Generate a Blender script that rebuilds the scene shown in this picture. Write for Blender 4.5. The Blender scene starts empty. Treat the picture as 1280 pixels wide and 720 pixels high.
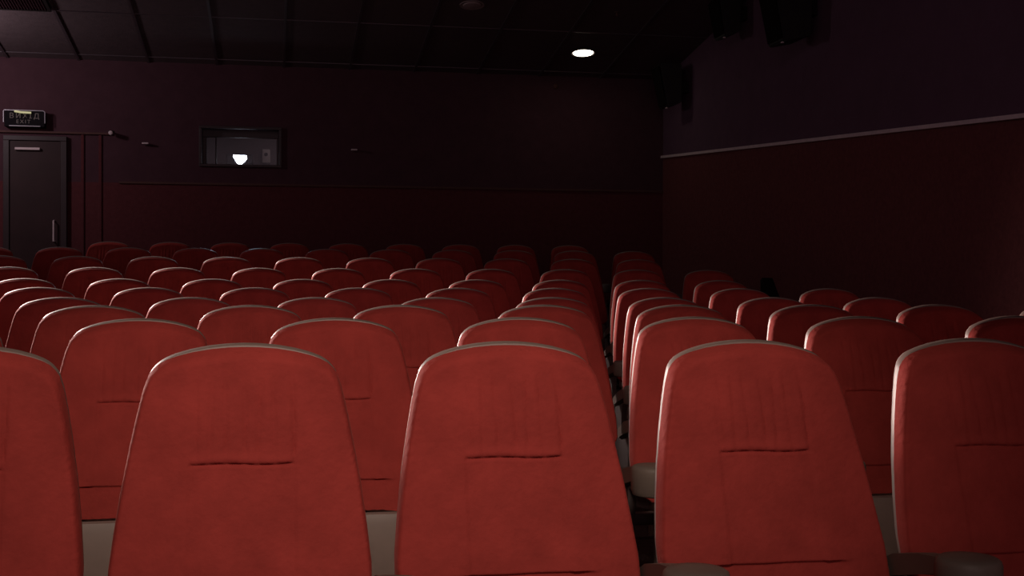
import bpy, bmesh, math, random
from mathutils import Vector, Matrix

random.seed(4)
C = bpy.context.scene.collection
S = bpy.context.scene

# ---------------------------------------------------------------- camera
YAW, PITCH, ROLL, EYE = .19094, -.00907, .0033, 1.142
cam_data = bpy.data.cameras.new('camera')
cam_data.sensor_width = 36
cam_data.lens = 1545.96 / 1280 * 36
cam_data.clip_start = .05
cam = bpy.data.objects.new('camera', cam_data)
C.objects.link(cam)
F = Vector((math.sin(YAW) * math.cos(PITCH), math.cos(YAW) * math.cos(PITCH), math.sin(PITCH)))
U0 = Vector((-math.sin(YAW) * math.sin(PITCH), -math.cos(YAW) * math.sin(PITCH), math.cos(PITCH)))
R0 = Vector((math.cos(YAW), -math.sin(YAW), 0))
Rv = R0 * math.cos(ROLL) + U0 * math.sin(ROLL)
Uv = -R0 * math.sin(ROLL) + U0 * math.cos(ROLL)
m = Matrix((Rv, Uv, -F)).transposed().to_4x4()
m.translation = Vector((0, 0, EYE))
cam.matrix_world = m
S.camera = cam

# ---------------------------------------------------------------- world, exposure
S.view_settings.view_transform = 'Standard'
S.view_settings.look = 'None'
S.view_settings.gamma = 1
S.view_settings.use_curve_mapping = False
S.view_settings.exposure = 0
W = bpy.data.worlds.new('dark_hall')
S.world = W
W.use_nodes = True
W.node_tree.nodes['Background'].inputs[0].default_value = (.01, .004, .005, 1)
W.node_tree.nodes['Background'].inputs[1].default_value = 1.0


def lamp(name, kind, loc, energy, color, target=None, **kw):
    d = bpy.data.lights.new(name, kind)
    d.energy = energy
    d.color = color
    for k, v in kw.items():
        setattr(d, k, v)
    o = bpy.data.objects.new(name, d)
    C.objects.link(o)
    o.location = loc
    if target is not None:
        o.rotation_euler = (Vector(target) - Vector(loc)).to_track_quat('-Z', 'Y').to_euler()
    return o


# unseen key spot for a guessed filming light, shaped to the falloff over the rows
lamp('key_spot', 'SPOT', (.1, -.6, 4.0), 415, (1, .86, .74), (.24, 3.25, .8),
     spot_size=math.radians(39.5), spot_blend=1.0, shadow_soft_size=.3)
# glow of the cinema screen behind the camera
lamp('screen_glow', 'AREA', (-.2, -3.8, 2.6), 36, (1, .72, .78), (-.2, 5, 2.6), shape='RECTANGLE', size=7.5, size_y=3.2)
# unseen fill panel added above the front rows to lift back rows and walls
lamp('rear_fill', 'AREA', (.3, 4.3, 3.35), 10, (1, .70, .84), (.3, 9, 3.1), shape='RECTANGLE', size=3.5, size_y=.8)
# unseen area strip on the left, shaped to rim-light the seats from behind
lamp('left_rim_strip', 'AREA', (-3.95, 9.9, 2.25), 120, (1, .78, .72), (-3.95 + 1, 9.9 - 1.6, 2.25 - .40),
     shape='RECTANGLE', size=7.5, size_y=.35, spread=math.radians(36))
lamp('rear_side_lamp', 'POINT', (-3.40, 12.2, 3.12), 40.0, (1, .86, .92), shadow_soft_size=.12)

# ---------------------------------------------------------------- materials


def mat(name, col, rough=.7, metal=0, sheen=0, tint=(1, 1, 1), noise=0, nscale=20, bump=0, bscale=200,
        spec=.3, emit=None, estr=0):
    mt = bpy.data.materials.new(name)
    mt.use_nodes = True
    nt = mt.node_tree
    b = nt.nodes['Principled BSDF']
    b.inputs['Base Color'].default_value = (*col, 1)
    b.inputs['Roughness'].default_value = rough
    b.inputs['Metallic'].default_value = metal
    b.inputs['Specular IOR Level'].default_value = spec
    if sheen:
        b.inputs['Sheen Weight'].default_value = sheen
        b.inputs['Sheen Roughness'].default_value = .35
        b.inputs['Sheen Tint'].default_value = (*tint, 1)
    tc = None
    if noise or bump:
        tc = nt.nodes.new('ShaderNodeTexCoord')
    if noise:
        n = nt.nodes.new('ShaderNodeTexNoise')
        n.inputs['Scale'].default_value = nscale
        n.inputs['Detail'].default_value = 6
        n.inputs['Roughness'].default_value = .65
        nt.links.new(tc.outputs['Object'], n.inputs['Vector'])
        r = nt.nodes.new('ShaderNodeMapRange')
        r.inputs['From Min'].default_value = .3
        r.inputs['From Max'].default_value = .7
        r.inputs['To Min'].default_value = 1 - noise
        r.inputs['To Max'].default_value = 1 + noise
        nt.links.new(n.outputs['Fac'], r.inputs['Value'])
        v = nt.nodes.new('ShaderNodeVectorMath')
        v.operation = 'SCALE'
        v.inputs[0].default_value = col
        nt.links.new(r.outputs[0], v.inputs['Scale'])
        nt.links.new(v.outputs[0], b.inputs['Base Color'])
    if bump:
        n2 = nt.nodes.new('ShaderNodeTexNoise')
        n2.inputs['Scale'].default_value = bscale
        n2.inputs['Detail'].default_value = 4
        nt.links.new(tc.outputs['Object'], n2.inputs['Vector'])
        bp = nt.nodes.new('ShaderNodeBump')
        bp.inputs['Strength'].default_value = bump
        bp.inputs['Distance'].default_value = .01
        nt.links.new(n2.outputs['Fac'], bp.inputs['Height'])
        nt.links.new(bp.outputs[0], b.inputs['Normal'])
    if emit:
        b.inputs['Emission Color'].default_value = (*emit, 1)
        b.inputs['Emission Strength'].default_value = estr
    return mt


M = dict(
    velvet=mat('red_velvet', (.34, .040, .032), .85, sheen=.12, tint=(1, .35, .28), noise=.16, nscale=9,
               bump=.25, bscale=60, spec=.12),
    shell=mat('taupe_plastic', (.24, .165, .138), .5, spec=.4, noise=.06, nscale=14),
    arm=mat('dark_taupe_plastic', (.17, .125, .102), .5, spec=.3, noise=.08, nscale=14),
    cup=mat('cup_inside', (.03, .024, .022), .6),
    steel=mat('painted_steel', (.075, .055, .052), .5, spec=.4, noise=.1, nscale=10),
    carpet=mat('carpet', (.045, .022, .02), .95, noise=.35, nscale=40, bump=.5, bscale=120, spec=.1),
    wall_up=mat('blue_grey_wall', (.13, .070, .105), .9, noise=.08, nscale=6, bump=.15, bscale=80, spec=.15),
    wall_low=mat('brown_wall_fabric', (.165, .052, .052), .95, noise=.15, nscale=30, bump=.4, bscale=90, spec=.1),
    wall_rear=mat('rear_wall_fabric', (.115, .032, .036), .95, noise=.12, nscale=20, bump=.3, bscale=90, spec=.1),
    wall_back=mat('dark_plaster', (.080, .036, .046), .95, noise=.1, nscale=8, spec=.1),
    ceil=mat('ceiling_panel', (.11, .075, .082), .75, noise=.12, nscale=12, bump=.2, bscale=50, spec=.25),
    rail=mat('ceiling_rail', (.10, .075, .085), .4, metal=.3, spec=.4),
    black=mat('black_plastic', (.010, .006, .006), .6, noise=.1, nscale=20, spec=.3),
    grille=mat('speaker_cloth', (.008, .005, .005), .9, bump=.4, bscale=300, spec=.1),
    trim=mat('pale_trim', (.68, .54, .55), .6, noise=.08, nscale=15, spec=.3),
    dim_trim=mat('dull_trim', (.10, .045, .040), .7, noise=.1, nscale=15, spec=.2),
    door=mat('dark_door', (.036, .014, .015), .6, noise=.15, nscale=5, spec=.3),
    frame=mat('window_frame_paint', (.042, .024, .026), .5, spec=.4, noise=.1, nscale=10),
    booth=mat('booth_paint', (.12, .085, .085), .8, noise=.1, nscale=6),
    sign_frame=mat('sign_frame_metal', (.40, .36, .40), .4, metal=.3, spec=.5),
    sign_face=mat('sign_face', (.010, .008, .010), .8, spec=.1),
    letters=mat('sign_letters', (.20, .17, .16), .7),
    streak=mat('sign_streak', (.6, .6, .4), .4, emit=(.72, .68, .34), estr=.42),
    lens=mat('projector_beam', (1, 1, 1), .3, emit=(.80, .88, 1), estr=14),
    bulb=mat('downlight_glow', (1, 1, 1), .3, emit=(1, .93, .72), estr=9),
    unlit=mat('unlit_downlight', (.33, .25, .25), .5, spec=.3),
    pale=mat('pale_enamel', (.55, .47, .42), .5),
    chrome=mat('brushed_metal', (.55, .5, .5), .3, metal=.9),
    glass=None,
)
g = bpy.data.materials.new('port_glass')
g.use_nodes = True
gn = g.node_tree
for n in list(gn.nodes):
    if n.type == 'BSDF_PRINCIPLED':
        gn.nodes.remove(n)
mx = gn.nodes.new('ShaderNodeMixShader')
tr = gn.nodes.new('ShaderNodeBsdfTransparent')
tr.inputs[0].default_value = (.93, .93, .95, 1)
gl = gn.nodes.new('ShaderNodeBsdfGlossy')
gl.inputs['Roughness'].default_value = .12
mx.inputs[0].default_value = .008
gn.links.new(tr.outputs[0], mx.inputs[1])
gn.links.new(gl.outputs[0], mx.inputs[2])
gn.links.new(mx.outputs[0], gn.nodes['Material Output'].inputs[0])
M['glass'] = g

# ---------------------------------------------------------------- mesh helpers


def add_box(bm, lo, hi, bevel=0.0, seg=2):
    x0, y0, z0 = lo
    x1, y1, z1 = hi
    vs = [bm.verts.new(p) for p in ((x0, y0, z0), (x1, y0, z0), (x1, y1, z0), (x0, y1, z0),
                                    (x0, y0, z1), (x1, y0, z1), (x1, y1, z1), (x0, y1, z1))]
    fs = [bm.faces.new([vs[i] for i in f]) for f in
          ((0, 3, 2, 1), (4, 5, 6, 7), (0, 1, 5, 4), (1, 2, 6, 5), (2, 3, 7, 6), (3, 0, 4, 7))]
    if bevel:
        es = list({e for f in fs for e in f.edges})
        bmesh.ops.bevel(bm, geom=es, offset=bevel, segments=seg, profile=.5, affect='EDGES')
    return vs


def add_prism(bm, pts, axis, a, b):
    """closed polygon pts (2D) extruded along axis from a to b"""
    def P(p, t):
        if axis == 'x':
            return (t, p[0], p[1])
        if axis == 'y':
            return (p[0], t, p[1])
        return (p[0], p[1], t)
    A = [bm.verts.new(P(p, a)) for p in pts]
    B = [bm.verts.new(P(p, b)) for p in pts]
    n = len(pts)
    bm.faces.new(A[::-1])
    bm.faces.new(B)
    for i in range(n):
        bm.faces.new((A[i], A[(i + 1) % n], B[(i + 1) % n], B[i]))


def add_lathe(bm, prof, seg=24, loc=(0, 0, 0), axis='z'):
    rings = []
    for r, h in prof:
        ring = []
        for i in range(seg):
            a = 2 * math.pi * i / seg
            p = (r * math.cos(a), r * math.sin(a), h) if axis == 'z' else (r * math.cos(a), h, r * math.sin(a))
            ring.append(bm.verts.new(Vector(p) + Vector(loc)))
        rings.append(ring)
    for a, b in zip(rings, rings[1:]):
        for i in range(seg):
            bm.faces.new((a[i], a[(i + 1) % seg], b[(i + 1) % seg], b[i]))
    for ring in (rings[0], rings[-1]):
        bm.faces.new(ring)


def add_tube(bm, path, r, seg=8):
    rings = []
    for i, p in enumerate(path):
        p = Vector(p)
        a = Vector(path[max(0, i - 1)])
        b = Vector(path[min(len(path) - 1, i + 1)])
        t = (b - a).normalized()
        u = t.cross(Vector((0, 1, 0)))
        if u.length < .05:
            u = t.cross(Vector((1, 0, 0)))
        u.normalize()
        v = t.cross(u)
        rings.append([bm.verts.new(p + (u * math.cos(2 * math.pi * k / seg) + v * math.sin(2 * math.pi * k / seg)) * r)
                      for k in range(seg)])
    for a, b in zip(rings, rings[1:]):
        for k in range(seg):
            bm.faces.new((a[k], a[(k + 1) % seg], b[(k + 1) % seg], b[k]))
    bm.faces.new(rings[0])
    bm.faces.new(rings[-1])


def obj(name, bm, m, parent=None, smooth=False, loc=None):
    bmesh.ops.recalc_face_normals(bm, faces=bm.faces)
    me = bpy.data.meshes.new(name)
    bm.to_mesh(me)
    bm.free()
    if m:
        me.materials.append(m)
    if smooth:
        for p in me.polygons:
            p.use_smooth = True
        me.set_sharp_from_angle(angle=math.radians(42))
    o = bpy.data.objects.new(name, me)
    C.objects.link(o)
    if parent:
        o.parent = parent
    if loc:
        o.location = loc
    return o


def tag(o, label, cat, group=None):
    o['label'] = label
    o['category'] = cat
    if group:
        o['group'] = group
    return o


def thing(name, label, cat, loc=(0, 0, 0), rz=0, group=None):
    o = bpy.data.objects.new(name, None)
    o.empty_display_size = .1
    C.objects.link(o)
    o.location = loc
    o.rotation_euler = (0, 0, rz)
    return tag(o, label, cat, group)


def struct(name, bm, m, smooth=False):
    o = obj(name, bm, m, None, smooth)
    o['kind'] = 'structure'
    return o


def B(lo, hi, bev=0, seg=2):
    bm = bmesh.new()
    add_box(bm, lo, hi, bev, seg)
    return bm


# ---------------------------------------------------------------- the hall
YB = 13.8       # rear wall
XR = 4.45       # right wall
XL = -4.9       # left wall
YF = -4.0       # end towards the screen


def ceil_z(y):
    return 3.506 - .14 * (y - 13.3)


ROW_X = [-.0559, -.0966, -.0773, -.0814, -.0944, -.0912, -.0953, -.0735, -.0912, -.1192]
ROW_Y = [2.523, 3.615, 4.6085, 5.6633, 6.7618, 7.8208, 8.8162, 9.7807, 10.788, 11.9935]
ROW_TOP = [-.1417, -.1279, -.1134, -.1024, -.0689, -.0251, .0499, .1402, .2291, .3092]
ROW_Z = [t + EYE - 1.0 for t in ROW_TOP]

# stepped floor, one tread per row
prof = [(YF, ROW_Z[0])]
for i in range(1, 10):
    e = ROW_Y[i] - .62
    prof += [(e, ROW_Z[i - 1]), (e, ROW_Z[i])]
prof += [(YB + .3, ROW_Z[9])]
bm = bmesh.new()
add_prism(bm, prof + [(YB + .3, -.4), (YF, -.4)], 'x', XL - .2, XR + .2)
struct('floor', bm, M['carpet'])

# ceiling: panels sloping down towards the rear wall
bm = bmesh.new()
add_prism(bm, [(YF, ceil_z(YF)), (YB + .3, ceil_z(YB + .3)), (YB + .3, ceil_z(YB + .3) + .15), (YF, ceil_z(YF) + .15)],
          'x', XL - .2, XR + .2)
struct('ceiling', bm, M['ceil'])
# rails between the ceiling panels
bm = bmesh.new()
rail_x = [-2.745 - .715 * 2, -2.745 - .715, -2.745] + [-2.03 + .715 * k for k in range(9)]
for x in rail_x:
    pts = [(y, ceil_z(y) - .0) for y in (YF, YB)] + [(y, ceil_z(y) - .012) for y in (YB, YF)]
    add_prism(bm, pts, 'x', x - .013, x + .013)
y = 13.62
while y > YF:
    z = ceil_z(y)
    add_box(bm, (XL, y - .008, z - .007), (XR, y + .010, z + .004))
    y -= 1.315
struct('trim_1', bm, M['rail'])

# right wall: dark fabric below, blue-grey above, a pale trim climbing between them


def rt(y):
    return 2.123 + (y - 6.754) * (2.52 - 2.123) / (13.468 - 6.754)


bm = bmesh.new()
add_prism(bm, [(YF, -.4), (YB, -.4), (YB, rt(YB)), (YF, rt(YF))], 'x', XR, XR + .18)
struct('wall_right', bm, M['wall_low'])
bm = bmesh.new()
add_prism(bm, [(YF, rt(YF)), (YB, rt(YB)), (YB, ceil_z(YB) + .1), (YF, ceil_z(YF) + .1)], 'x', XR, XR + .18)
struct('wall_right_upper', bm, M['wall_up'])
bm = bmesh.new()
add_prism(bm, [(YF, rt(YF) - .014), (YB, rt(YB) - .014), (YB, rt(YB) + .014), (YF, rt(YF) + .014)], 'x', XR - .028, XR)
struct('trim_2', bm, M['trim'])
bm = B((XR - .02, YF, -.2), (XR, YB, .0))
# left wall
struct('wall_left', B((XL - .18, YF, -.4), (XL, YB, 6.3)), M['wall_low'])
bm.free()

# rear wall with an opening for the projection port
PX0, PX1, PZ0, PZ1 = -.786, .091, 2.326, 2.767
bm = bmesh.new()
add_box(bm, (XL, YB, -.4), (XR + .18, YB + .18, 2.135))
struct('wall_rear', bm, M['wall_rear'])
bm = bmesh.new()
top = ceil_z(YB) + .1
add_box(bm, (XL, YB, 2.135), (PX0 + .02, YB + .18, top))
add_box(bm, (PX1 - .02, YB, 2.135), (XR + .18, YB + .18, top))
add_box(bm, (PX0 + .02, YB, 2.135), (PX1 - .02, YB + .18, PZ0 + .02))
add_box(bm, (PX0 + .02, YB, PZ1 - .02), (PX1 - .02, YB + .18, top))
struct('wall_rear_upper', bm, M['wall_back'])
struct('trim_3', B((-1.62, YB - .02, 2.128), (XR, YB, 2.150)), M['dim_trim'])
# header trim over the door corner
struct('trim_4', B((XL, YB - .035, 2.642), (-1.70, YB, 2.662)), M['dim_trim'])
for i, x in enumerate((-1.99, -1.81)):
    struct('trim_%d' % (5 + i), B((x - .015, YB - .018, ROW_Z[9]), (x + .015, YB, 2.64), .004), M['wall_rear'])

# door under the exit sign
d = obj('door_1', B((-2.719, YB - .035, ROW_Z[9]), (-2.206, YB - .003, 2.558), .004), M['door'])
d['kind'] = 'structure'
bm = bmesh.new()
for x0, x1 in ((-2.78, -2.72), (-2.205, -2.145)):
    add_box(bm, (x0, YB - .055, ROW_Z[9]), (x1, YB, 2.559), .004)
add_box(bm, (-2.78, YB - .055, 2.56), (-2.145, YB, 2.61), .004)
obj('door_frame', bm, M['frame'], d)
bm = bmesh.new()
add_box(bm, (-2.66, YB - .075, 2.458), (-2.41, YB - .035, 2.484), .004)
obj('door_closer', bm, M['trim'], d)
bm = bmesh.new()
add_tube(bm, [(-2.27, YB - .045, 1.5), (-2.27, YB - .09, 1.5), (-2.27, YB - .09, 1.72), (-2.27, YB - .045, 1.72)], .009)
obj('door_handle', bm, M['trim'], d, True)

# projection port: frame, inner frame, glass, the booth behind it
bm = bmesh.new()
w = .028
for lo, hi in (((PX0, YB - .03, PZ0), (PX1, YB + .02, PZ0 + w)), ((PX0, YB - .03, PZ1 - w), (PX1, YB + .02, PZ1)),
               ((PX0, YB - .03, PZ0 + w), (PX0 + w, YB + .02, PZ1 - w)), ((PX1 - w, YB - .03, PZ0 + w), (PX1, YB + .02, PZ1 - w))):
    add_box(bm, lo, hi, .004)
win = struct('window_1', bm, M['frame'])
bm = bmesh.new()
ix0, ix1, iz0, iz1 = PX0 + .075, PX1 - .055, PZ0 + w, PZ1 - .11
for lo, hi in (((PX0 + w, YB + .10, iz1), (PX1 - w, YB + .15, PZ1 - w)),
               ((PX0 + w, YB + .10, iz0), (ix0, YB + .15, iz1)), ((ix1, YB + .10, iz0), (PX1 - w, YB + .15, iz1)),
               ((ix0 + .09, YB + .12, iz0), (ix0 + .105, YB + .14, iz1))):
    add_box(bm, lo, hi, .004)
obj('window_frame', bm, M['frame'], win)
obj('window_pane', B((ix0, YB + .125, iz0), (ix1, YB + .131, iz1)), M['glass'], win)
# booth room
bm = bmesh.new()
add_box(bm, (-1.4, YB + 1.6, 1.6), (.9, YB + 1.7, 3.2))
add_box(bm, (-1.5, YB + .18, 1.6), (-1.4, YB + 1.6, 3.2))
add_box(bm, (.9, YB + .18, 1.6), (1.0, YB + 1.6, 3.2))
add_box(bm, (-1.4, YB + .18, 1.5), (.9, YB + 1.6, 1.6))
add_box(bm, (-1.4, YB + .18, 3.2), (.9, YB + 1.6, 3.3))
struct('wall_booth', bm, M['booth'])
lamp('booth_lamp', 'POINT', (.35, YB + .9, 3.0), 1.7, (1, .84, .90), shadow_soft_size=.1)

# projector in the booth
LX, LZ = -.354, 2.397
p = thing('film_projector', 'dark film projector with a glowing white lens behind the port window', 'projector',
          (LX - .005, YB + .55, 2.298))
bm = B((-.16, -.14, 0), (.14, .5, .21), .02, 3)
obj('body', bm, M['black'], p, True)
bm = bmesh.new()
add_lathe(bm, [(.050, -.13), (.058, -.17), (.060, -.25), (.064, -.255), (.064, -.28), (.055, -.28)], 28,
          (0, 0, .125), 'y')
lb = obj('lens_barrel', bm, M['black'], p, True)
bm = bmesh.new()
# the lit gate image seen in the lens: a shield shape, wide at the top and pointed at the bottom
pts = [(-.082, .052), (-.045, .056), (.0, .050), (.05, .052), (.077, .046), (.080, .012), (.055, -.020), (.022, -.052),
       (-.010, -.060), (-.040, -.040), (-.055, -.012), (-.080, .028)]
add_prism(bm, [(x * .92, z * .92 + .135) for x, z in pts], 'y', -.292, -.284)
obj('lens_glow', bm, M['lens'], lb)
bm = bmesh.new()
add_box(bm, (-.20, -.10, 2.22 - 2.298 - .62), (.18, .45, 0), .01)
obj('stand', bm, M['steel'], p)
lamp('projector_light', 'SPOT', (LX, YB - .1, LZ), 14, (.66, .76, 1), (-.3, 0, 1.9), spot_size=math.radians(50),
     spot_blend=.7, shadow_soft_size=.03)

# white wall unit inside the booth
t = thing('wall_telephone', 'small pale wall unit inside the lit booth, right of the projector', 'telephone',
          (-.085, YB + 1.60, 2.60))
obj('housing', B((-.050, -.05, -.085), (.050, 0, .085), .015, 3), M['pale'], t, True)
bm = bmesh.new()
add_lathe(bm, [(.020, -.062), (.022, -.05)], 16, (0, 0, .02), 'y')
obj('dial', bm, M['black'], t)

# exit sign -------------------------------------------------------------
ex = thing('exit_sign', 'framed exit sign with dim letters above the rear left door', 'sign', (-2.556, YB - .11, 2.69))
w2, h2 = .205, .175
obj('sign_box', B((-w2 + .005, 0, .005), (w2 - .005, .11, h2 - .005), .006), M['sign_face'], ex)
bm = bmesh.new()
for path in ([(-w2, -.008, .05), (-w2, -.008, h2 - .01), (-w2 + .01, -.008, h2), (w2 - .02, -.008, h2), (w2, -.008, h2 - .012), (w2, -.008, .045)],
             [(-w2 + .055, -.008, .012), (w2 - .045, -.008, .012)]):
    add_tube(bm, path, .0058, 6)
obj('sign_frame', bm, M['sign_frame'], ex, True)


def text(body, size, loc, m, parent, name):
    cu = bpy.data.curves.new(name, 'FONT')
    cu.body = body
    cu.size = size
    cu.align_x = 'CENTER'
    cu.extrude = .001
    cu.space_character = 1.35
    o = bpy.data.objects.new(name, cu)
    C.objects.link(o)
    dg = bpy.context.evaluated_depsgraph_get()
    me = bpy.data.meshes.new_from_object(o.evaluated_get(dg))
    bpy.data.objects.remove(o)
    me.materials.append(m) if not me.materials else me.materials.__setitem__(0, m)
    n = bpy.data.objects.new(name, me)
    C.objects.link(n)
    n.parent = parent
    n.location = loc
    n.rotation_euler = (math.pi / 2, 0, 0)
    return n


text('ВИХІД', .075, (0, -.004, .093), M['letters'], ex, 'upper_lettering')
text('EXIT', .055, (-.01, -.004, .040), M['letters'], ex, 'lower_lettering')
bm = bmesh.new()
add_tube(bm, [(-.095, -.022, .163), (-.03, -.022, .153), (.07, -.022, .150)], .0105, 10)
obj('sign_streak', bm, M['streak'], ex, True)  # yellow emissive streak along the top of the sign

# ceiling lights -------------------------------------------------------------


def downlight(x, y, r, lit, label):
    z = ceil_z(y)
    o = thing('ceiling_downlight', label, 'ceiling light', (x, y, z))
    bm = bmesh.new()
    add_lathe(bm, [(r * .86, .004), (r, -.002), (r + .012, -.008), (r + .012, .0)], 32)
    obj('bezel', bm, M['rail'] if lit else M['unlit'], o, True)
    bm = bmesh.new()
    if lit:
        add_lathe(bm, [(r * .96, -.002), (r * .93, -.006), (r * .80, -.010), (r * .45, -.013), (.01, -.014)], 32)
    else:
        add_lathe(bm, [(r * .84, -.004), (r * .80, -.014), (r * .5, -.020), (.01, -.022)], 32)
    obj('diffuser', bm, M['bulb'] if lit else M['unlit'], o, True)
    o.rotation_euler = (math.atan(-.14), 0, 0)
    return o


downlight(3.275, 12.95, .115, True, 'glowing round ceiling downlight, the only lit one')
downlight(1.859, 11.674, .105, False, 'unlit round ceiling downlight left of the glowing one')

# small sprinkler near the glowing light
s = thing('sprinkler_head', 'tiny metal sprinkler head on the dark ceiling beside the glowing downlight', 'sprinkler',
          (3.293, 11.69, ceil_z(11.69)))
bm = bmesh.new()
add_lathe(bm, [(.024, 0), (.024, -.006), (.008, -.010), (.008, -.035), (.018, -.038), (.018, -.042)], 14)
obj('nozzle', bm, M['dim_trim'], s, True)
# rear wall small fittings; the pale bars stand in for two glints
for x, z, lb in ((-1.337, 2.555, 'small pale bar standing in for a glint between the exit sign and the projection window'),
                 (.884, 2.537, 'small pale bar standing in for a glint on the dark rear wall right of the projection window')):
    s = thing('wall_glint', lb, 'fitting', (x, YB, z), 0)
    bm = B((-.016, -.02, -.022), (.016, 0, .012), .003)
    obj('mounting_plate', bm, M['wall_back'], s)
    bm = bmesh.new()
    add_box(bm, (-.040, -.075, -.008), (.028, -.02, .010), .005)
    obj('glint_bar', bm, M['trim'], s)
s = thing('wall_sensor', 'small dome sensor high on the rear wall below the lit downlight', 'sensor', (3.17, YB, 3.32))
bm = bmesh.new()
add_lathe(bm, [(.032, 0), (.032, -.012), (.022, -.03), (.006, -.036)], 18, (0, 0, 0), 'y')
obj('dome', bm, M['dim_trim'], s, True)
s = thing('header_glint', 'small pale fitting standing in for a glint at the right end of the door header trim', 'camera',
          (-1.70, YB, 2.66))
bm = B((-.025, -.012, -.02), (.025, 0, .03), .003)
add_box(bm, (-.008, -.06, .0), (.008, -.012, .016))
obj('mount', bm, M['black'], s)
bm = bmesh.new()
add_lathe(bm, [(.020, -.05), (.022, -.06), (.022, -.13), (.016, -.135)], 16, (.01, 0, -.008), 'y')
obj('glint_body', bm, M['trim'], s, True)  # pale body stands in for a small glint beside the header trim

# ceiling vent, top left
vy0, vy1, vx0, vx1 = 11.02, 12.28, -2.745 + .02, -2.03 - .02
v = thing('ceiling_vent', 'dark slatted ceiling vent above the rear left door', 'vent', (vx0, vy0, ceil_z(vy0)))
v.rotation_euler = (math.atan(-.14), 0, 0)
L = (vy1 - vy0) / math.cos(math.atan(.14))
Wd = vx1 - vx0
bm = bmesh.new()
add_box(bm, (0, 0, -.03), (Wd, .03, 0))
add_box(bm, (0, L - .03, -.03), (Wd, L, 0))
add_box(bm, (0, .03, -.03), (.03, L - .03, 0))
add_box(bm, (Wd - .03, .03, -.03), (Wd, L - .03, 0))
obj('vent_frame', bm, M['black'], v)
obj('backing', B((.03, .03, -.008), (Wd - .03, L - .03, -.002)), M['black'], v)
bm = bmesh.new()
k = .05
while k < Wd - .04:
    add_prism(bm, [(k, -.028), (k + .004, -.028), (k + .018, -.010), (k + .014, -.010)], 'y', .03, L - .03)
    k += .026
obj('louvres', bm, M['wall_back'], v)

# speakers on the right wall -------------------------------------------------


def speaker(y, zb, h, label, w=.42, dp=.36, tilt=.14):
    o = thing('wall_speaker', label, 'speaker', (XR - .12, y, zb), 0, 'black loudspeakers high on the right wall')
    # body: tapered box hanging from a bracket and tipped down into the hall
    bm = bmesh.new()
    lo = [(-dp * .62, -w * .40), (0, -w * .5), (0, w * .5), (-dp * .62, w * .40)]
    hi = [(-dp, -w * .42), (0, -w * .5), (0, w * .5), (-dp, w * .42)]
    A = [bm.verts.new((a, b, .0 if a == 0 else -.05)) for a, b in lo]
    D = [bm.verts.new((a, b, h)) for a, b in hi]
    fs = [bm.faces.new(A), bm.faces.new(D)]
    for i in range(4):
        fs.append(bm.faces.new((A[i], A[(i + 1) % 4], D[(i + 1) % 4], D[i])))
    bmesh.ops.bevel(bm, geom=list(bm.edges), offset=.012, segments=2, affect='EDGES')
    bd = obj('cabinet', bm, M['black'], o, True)
    bm = bmesh.new()
    q = [(-dp * .62 - .006, -w * .36, -.02), (-dp * .62 - .006, w * .36, -.02), (-dp - .004, w * .38, h - .03), (-dp - .004, -w * .38, h - .03)]
    a = [bm.verts.new(c) for c in q]
    b = [bm.verts.new((c[0] - .008, c[1], c[2])) for c in q]
    bm.faces.new(a)
    bm.faces.new(b)
    for i in range(4):
        bm.faces.new((a[i], a[(i + 1) % 4], b[(i + 1) % 4], b[i]))
    obj('grille', bm, M['grille'], o)
    bm = bmesh.new()
    add_box(bm, (.0, -.05, h * .3), (.12, .05, h * .6), .006)
    obj('wall_mount', bm, M['black'], o)
    bm = bmesh.new()
    add_lathe(bm, [(.006, 0), (.014, -.004), (.014, -.012), (.008, -.014)], 12, (-dp * .62, -w * .30, -.048))
    obj('corner_badge', bm, M['trim'], o)
    return o


speaker(9.70, 3.13, .66, 'large black loudspeaker on the right wall, nearest to the camera')
speaker(11.25, 3.47, .44, 'black loudspeaker on the right wall at the ceiling, middle of the three', w=.36, dp=.22)
speaker(12.95, 3.03, .42, 'black loudspeaker in the rear right corner, farthest of the three', w=.36, dp=.24)

# small dark fixtures low on the right aisle wall
f = thing('wall_sconce', 'small dark wedge shaped fitting low on the right wall behind the seats', 'wall light',
          (XR, 10.5, .95))
bm = bmesh.new()
add_prism(bm, [(.10, -.10), (.11, .17), (.07, .19), (-.05, .06), (-.17, -.04), (-.17, -.10)], 'x', -.10, 0)
obj('housing', bm, M['black'], f)
bm = B((-.108, -.10, -.08), (-.10, .06, -.03))
obj('lens_plate', bm, M['grille'], f)

# ---------------------------------------------------------------- seats
TILT = math.radians(18)
CT, ST = math.cos(TILT), math.sin(TILT)
OUT = [(.0, .000), (.03, .0008), (.065, .004), (.10, .010), (.13, .018), (.150, .0255), (.165, .034), (.175, .044), (.183, .056)]
SIDE = [(.056, .183), (.085, .1925), (.13, .202), (.19, .213), (.27, .226), (.35, .236), (.42, .243), (.49, .243),
        (.505, .238), (.52, .226), (.53, .21), (.545, .194)]


def interp(T, s):
    if s <= T[0][0]:
        return T[0][1]
    for (a, b), (c, d_) in zip(T, T[1:]):
        if s <= c:
            return b + (d_ - b) * (s - a) / (c - a)
    return T[-1][1]


def place(x, s, t):
    """x across, s down the back from its top, t thickness towards the sitter -> local coordinates"""
    curve = .012 * math.sin(math.pi * min(1, s / .55))          # the back is slightly hollow
    return (x, -s * ST - t * CT + curve, 1.0 - s * CT - t * ST)


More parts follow.
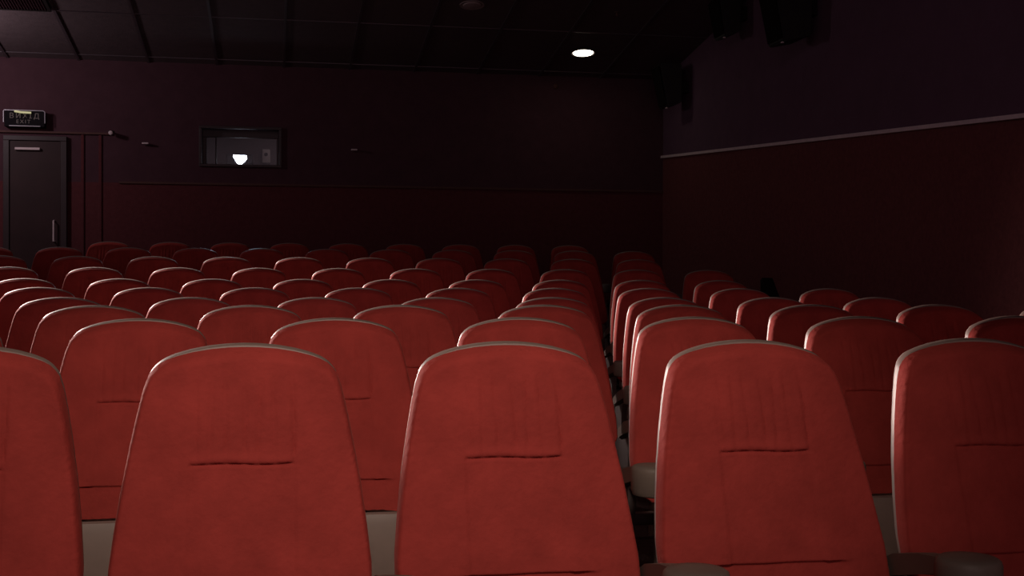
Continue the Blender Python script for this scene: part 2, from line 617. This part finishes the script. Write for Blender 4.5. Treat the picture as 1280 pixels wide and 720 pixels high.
def back_grid(grow, thick_fn, nu, ns, s_end, s0=0.0):
    """front skin of the seat back as a grid following the outline"""
    us = []
    for i in range(nu + 1):
        a = -1 + 2 * i / nu
        us.append(math.copysign(1 - (1 - abs(a)) ** 1.18, a) if a else 0.0)
    ss = []
    for j in range(ns + 1):
        a = j / ns
        ss.append(.056 + (s_end - .056) * (a ** 1.12))
    if ns > 60:     # finer rows along the two stitched lines
        ss = [q for q in ss if not (.198 < q < .232 or .434 < q < .452)]
        ss = sorted(ss + [.199 + .0022 * k for k in range(15)] + [.435 + .0022 * k for k in range(8)])
    rows = []
    for j, s in enumerate(ss):
        wv = interp(SIDE, s) + grow
        fade = max(0.0, 1 - (s - .056) / .2)
        fade = fade ** 1.5
        row = []
        for u in us:
            x = u * wv
            xt = abs(u) * .183
            zz = s - (.056 - interp(OUT, xt) + grow) * fade
            row.append((x, zz))
        rows.append(row)
    return rows


def outline_dist(rows, i, j):
    """distance of a grid vertex to the outline"""
    x, s = rows[j][i]
    best = 9
    loop = ([rows[0][k] for k in range(len(rows[0]))] + [r[-1] for r in rows] +
            [rows[-1][k] for k in range(len(rows[0]) - 1, -1, -1)] + [r[0] for r in rows[::-1]])
    for (ax, ay), (bx, by) in zip(loop, loop[1:]):
        dx, dy = bx - ax, by - ay
        L2 = dx * dx + dy * dy
        t = 0 if L2 < 1e-12 else max(0, min(1, ((x - ax) * dx + (s - ay) * dy) / L2))
        dd = math.hypot(x - ax - t * dx, s - ay - t * dy)
        best = min(best, dd)
    return best


def ss_(a, b, x):
    t = max(0, min(1, (x - a) / (b - a)))
    return t * t * (3 - 2 * t)


def cushion_height(x, s, e, rnd):
    R = .010
    q = min(1, e / R)
    t = .020 + .024 * math.sqrt(max(0, 1 - (1 - q) ** 2))
    t += .010 * ss_(.02, .14, e)
    # gathered edge all along the seam
    t += .0010 * math.sin((x * 1.0 + s * 1.3) * 260) * (1 - ss_(.0, .022, e))
    half = .098
    line_s = .215 + .0014 * math.sin(x * 31)
    inside = ss_(half + .006, half - .006, abs(x)) if False else 1 - ss_(half - .006, half + .006, abs(x))
    # pleats above the stitched line
    up = ss_(.035, .075, s) * (1 - ss_(line_s - .01, line_s, s))
    pl = 0
    for k in range(-3, 4):
        xk = k * .0305 + .004 * math.sin(k * 2.1 + s * 9)
        pl += math.exp(-((x - xk) / .0042) ** 2)
    t -= .0034 * pl * up
    # stitched line and the lower panel's seams
    t -= .0042 * math.exp(-((s - line_s) / .0042) ** 2) * inside
    t += .0035 * math.exp(-((s - line_s + .012) / .008) ** 2) * inside
    low = ss_(line_s - .004, line_s + .012, s) * (1 - ss_(.438, .446, s))
    t -= .0035 * low * inside
    seam = math.exp(-((abs(x) - half) / .0032) ** 2)
    t -= .0022 * seam * ss_(.05, .11, s) * (1 - ss_(.438, .446, s))
    # bottom lip, where the cover turns under
    t -= .010 * ss_(.438, .448, s) * (1 - ss_(.11, .175, abs(x)))
    t += .0008 * math.sin(x * 47 + rnd) * math.sin(s * 39 + rnd * 2)
    return t


def cushion_bm(nu=104, ns=84, rnd=0.0):
    rows = back_grid(.0, None, nu, ns, .540)
    # thicker sampling around the stitched line: nudge rows onto it
    ns = len(rows) - 1
    bm = bmesh.new()
    V = []
    for j, row in enumerate(rows):
        vr = []
        for i, (x, s) in enumerate(row):
            e = outline_dist(rows, i, j)
            vr.append(bm.verts.new(place(x, s, cushion_height(x, s, e, rnd))))
        V.append(vr)
    for j in range(ns):
        for i in range(nu):
            bm.faces.new((V[j][i], V[j][i + 1], V[j + 1][i + 1], V[j + 1][i]))
    # side wall back to the shell
    loop = V[0][:] + [V[j][-1] for j in range(1, ns + 1)] + V[-1][-2::-1] + [V[j][0] for j in range(ns - 1, 0, -1)]
    pl = (rows[0][:] + [rows[j][-1] for j in range(1, ns + 1)] + rows[-1][-2::-1] + [rows[j][0] for j in range(ns - 1, 0, -1)])
    back = [bm.verts.new(place(x, s, .0)) for x, s in pl]
    n = len(loop)
    for i in range(n):
        bm.faces.new((loop[i], loop[(i + 1) % n], back[(i + 1) % n], back[i]))
    bm.faces.new(back)
    return bm


def shell_bm(nu=36, ns=40):
    rows = back_grid(-.002, None, nu, ns, .545)
    rows = [[(x, s - .0050 * math.exp(-s / .06)) for x, s in row] for row in rows]
    bm = bmesh.new()

    def depth(e):
        q = min(1, e / .030)
        return .016 + .024 * math.sqrt(max(0, 1 - (1 - q) ** 2))
    V, Fv = [], []
    for j, row in enumerate(rows):
        V.append([bm.verts.new(place(x, s, -depth(outline_dist(rows, i, j)))) for i, (x, s) in enumerate(row)])
    for j in range(ns):
        for i in range(nu):
            bm.faces.new((V[j][i], V[j + 1][i], V[j + 1][i + 1], V[j][i + 1]))
    loop = V[0][:] + [V[j][-1] for j in range(1, ns + 1)] + V[-1][-2::-1] + [V[j][0] for j in range(ns - 1, 0, -1)]
    pl = (rows[0][:] + [rows[j][-1] for j in range(1, ns + 1)] + rows[-1][-2::-1] + [rows[j][0] for j in range(ns - 1, 0, -1)])
    mid = [bm.verts.new(place(x, s, -.001)) for x, s in pl]
    n = len(loop)
    for i in range(n):
        bm.faces.new((loop[i], loop[(i + 1) % n], mid[(i + 1) % n], mid[i]))
    bm.faces.new(mid)
    return bm


def pan_bm():
    """underside of the tipped-up seat, facing the camera"""
    bm = bmesh.new()
    n = 14
    prof2 = []
    for (yy, zz) in ((-.236, .478), (-.250, .487), (-.268, .484), (-.278, .46), (-.290, .34), (-.286, .24), (-.262, .165), (-.236, .16)):
        prof2.append((yy, zz))
    cols = []
    for i in range(n + 1):
        a = -1 + 2 * i / n
        x = .203 * math.copysign(1 - (1 - abs(a)) ** 1.5, a)
        k = .014 * abs(a) ** 6
        cols.append([bm.verts.new((x, yy + (k if yy < -.245 else 0), zz - (.006 * abs(a) ** 6 if zz > .4 else 0))) for yy, zz in prof2])
    for c0, c1 in zip(cols, cols[1:]):
        for i in range(len(prof2)):
            k = (i + 1) % len(prof2)
            bm.faces.new((c0[i], c0[k], c1[k], c1[i]))
    bm.faces.new(cols[0])
    bm.faces.new(cols[-1])
    return bm


def arm_bm(xc):
    bm = bmesh.new()
    # slightly dipping slab seen from the side, rounded at both ends
    pts = [(-.095, .500), (-.090, .536), (-.110, .550), (-.18, .576), (-.28, .598), (-.405, .620), (-.410, .582), (-.28, .556), (-.18, .530), (-.12, .504)]
    add_prism(bm, pts, 'x', xc - .018, xc + .018)
    bmesh.ops.bevel(bm, geom=list(bm.edges), offset=.006, segments=2, affect='EDGES')
    return bm


def cup_bm(xc):
    bm = bmesh.new()
    r = .061
    prof3 = [(.046, .542), (.056, .546), (.060, .557), (r, .592), (r, .610), (.058, .619), (.052, .623), (.030, .625), (.006, .6255)]
    rings = []
    seg = 28
    for rr, h in prof3:
        rings.append([bm.verts.new((xc + rr * math.cos(2 * math.pi * i / seg), -.432 + rr * math.sin(2 * math.pi * i / seg), h)) for i in range(seg)])
    for a, b in zip(rings, rings[1:]):
        for i in range(seg):
            bm.faces.new((a[i], a[(i + 1) % seg], b[(i + 1) % seg], b[i]))
    bm.faces.new(rings[0])
    bm.faces.new(rings[-1])
    return bm


def leg_bm(xc):
    bm = bmesh.new()
    pts = [(-.30, .0), (-.30, .012), (-.235, .03), (-.215, .10), (-.225, .45), (-.235, .525), (-.12, .500), (-.11, .46), (-.12, .10), (-.10, .03), (-.04, .012), (-.04, .0)]
    add_prism(bm, pts, 'x', xc - .012, xc + .012)
    add_box(bm, (xc - .030, -.31, 0), (xc + .030, -.03, .008), .002)
    # hinge bar reaching the seat beside it
    add_tube(bm, [(xc - .012, -.19, .43), (xc + .012, -.19, .43)], .022, 12)
    return bm


def brace_bm():
    """steel bar under the back joining it to the supports on both sides"""
    bm = bmesh.new()
    add_box(bm, (-.262, -.205, .415), (.215, -.165, .448), .004)
    return bm


def fold_cushion_bm():
    bm = bmesh.new()
    add_box(bm, (-.195, -.234, .18), (.195, -.212, .455), .009, 3)
    return bm


HP = .267
cush_me = []
SEAT = {}


def make_seat(name):
    t = bpy.data.objects.new(name, None)
    C.objects.link(t)
    obj('backrest_cushion', cushion_bm(), M['velvet'], t, True)
    obj('back_shell', shell_bm(), M['shell'], t, True)
    obj('seat_pan', pan_bm(), M['shell'], t, True)
    obj('seat_cushion', fold_cushion_bm(), M['velvet'], t, True)
    obj('crossbar', brace_bm(), M['steel'], t)
    a = obj('armrest', arm_bm(-HP), M['arm'], t, True)
    obj('armrest_end', cup_bm(-HP), M['arm'], a, True)
    obj('support_leg', leg_bm(-HP), M['steel'], t)
    return t


proto = make_seat('cinema_seat')


def copy_tree(o, parent=None):
    c = o.copy()
    C.objects.link(c)
    if parent:
        c.parent = parent
    for ch in list(o.children):
        copy_tree(ch, c)
    return c


end_arm_me = end_cup_me = end_leg_me = None


def end_parts(root):
    """second armrest and leg for the seat closing a row on the right"""
    a = obj('armrest', arm_bm(HP), M['arm'], root, True)
    obj('armrest_end', cup_bm(HP), M['arm'], a, True)
    obj('support_leg', leg_bm(HP), M['steel'], root)


ORD = ['first', 'second', 'third', 'fourth', 'fifth', 'sixth', 'seventh', 'eighth', 'ninth', 'tenth', 'eleventh', 'twelfth', 'thirteenth']
ROWN = ['front row', 'second row', 'third row', 'fourth row', 'fifth row', 'sixth row', 'seventh row', 'eighth row',
        'ninth row', 'last row before the rear wall']
PIT = [.531] + [.547] * 2 + [.549] * 7
RIGHT_END = [6, 5.5, 6, 5.5, 6, 5.5, 6, 5.5, 6, 5.5]
first = True
for n in range(10):
    Y = ROW_Y[n]
    k = RIGHT_END[n]
    ks = []
    while True:
        X = ROW_X[n] + PIT[n] * k
        if X < -.2035 * Y - .42:
            break
        if n == 9 and k < -2.6:
            break
        ks.append(k)
        k -= 1
    ks = ks[::-1]
    # seats past the right edge of the frame are not needed, keep one neighbour
    ks = [q for q in ks if ROW_X[n] + PIT[n] * q < .66 * Y + .75]
    vis = [q for q in ks if -.2035 * Y - .235 < ROW_X[n] + PIT[n] * q < .66 * Y + .24]
    for q in ks:
        if first:
            o = proto
            first = False
        else:
            o = copy_tree(proto)
        o.location = (ROW_X[n] + PIT[n] * q, Y, ROW_Z[n])
        o.rotation_euler = (0, 0, 0)
        if q in vis:
            i = vis.index(q)
            if n == 0:
                desc = ['large red seat back cut by the left edge of the photo, front row',
                        'large red seat back in the front row, second from the left edge',
                        'large red seat back in the front row at the middle of the photo',
                        'large red seat back in the front row, second from the right edge',
                        'large red seat back cut by the right edge of the photo, front row'][min(i, 4)]
            elif q == ks[-1] and n >= 2:
                desc = 'red velvet seat, %s, end seat on the right aisle' % ROWN[n]
            else:
                desc = 'red velvet seat, %s, %s from the left of the photo' % (ROWN[n], ORD[i])
        else:
            side = 'left' if q < vis[0] else 'right'
            desc = 'red velvet seat, %s, just past the %s edge of the photo' % (ROWN[n], side)
        tag(o, desc, 'seat', 'red cinema seats, %s' % ROWN[n])
        if q == RIGHT_END[n]:
            end_parts(o)
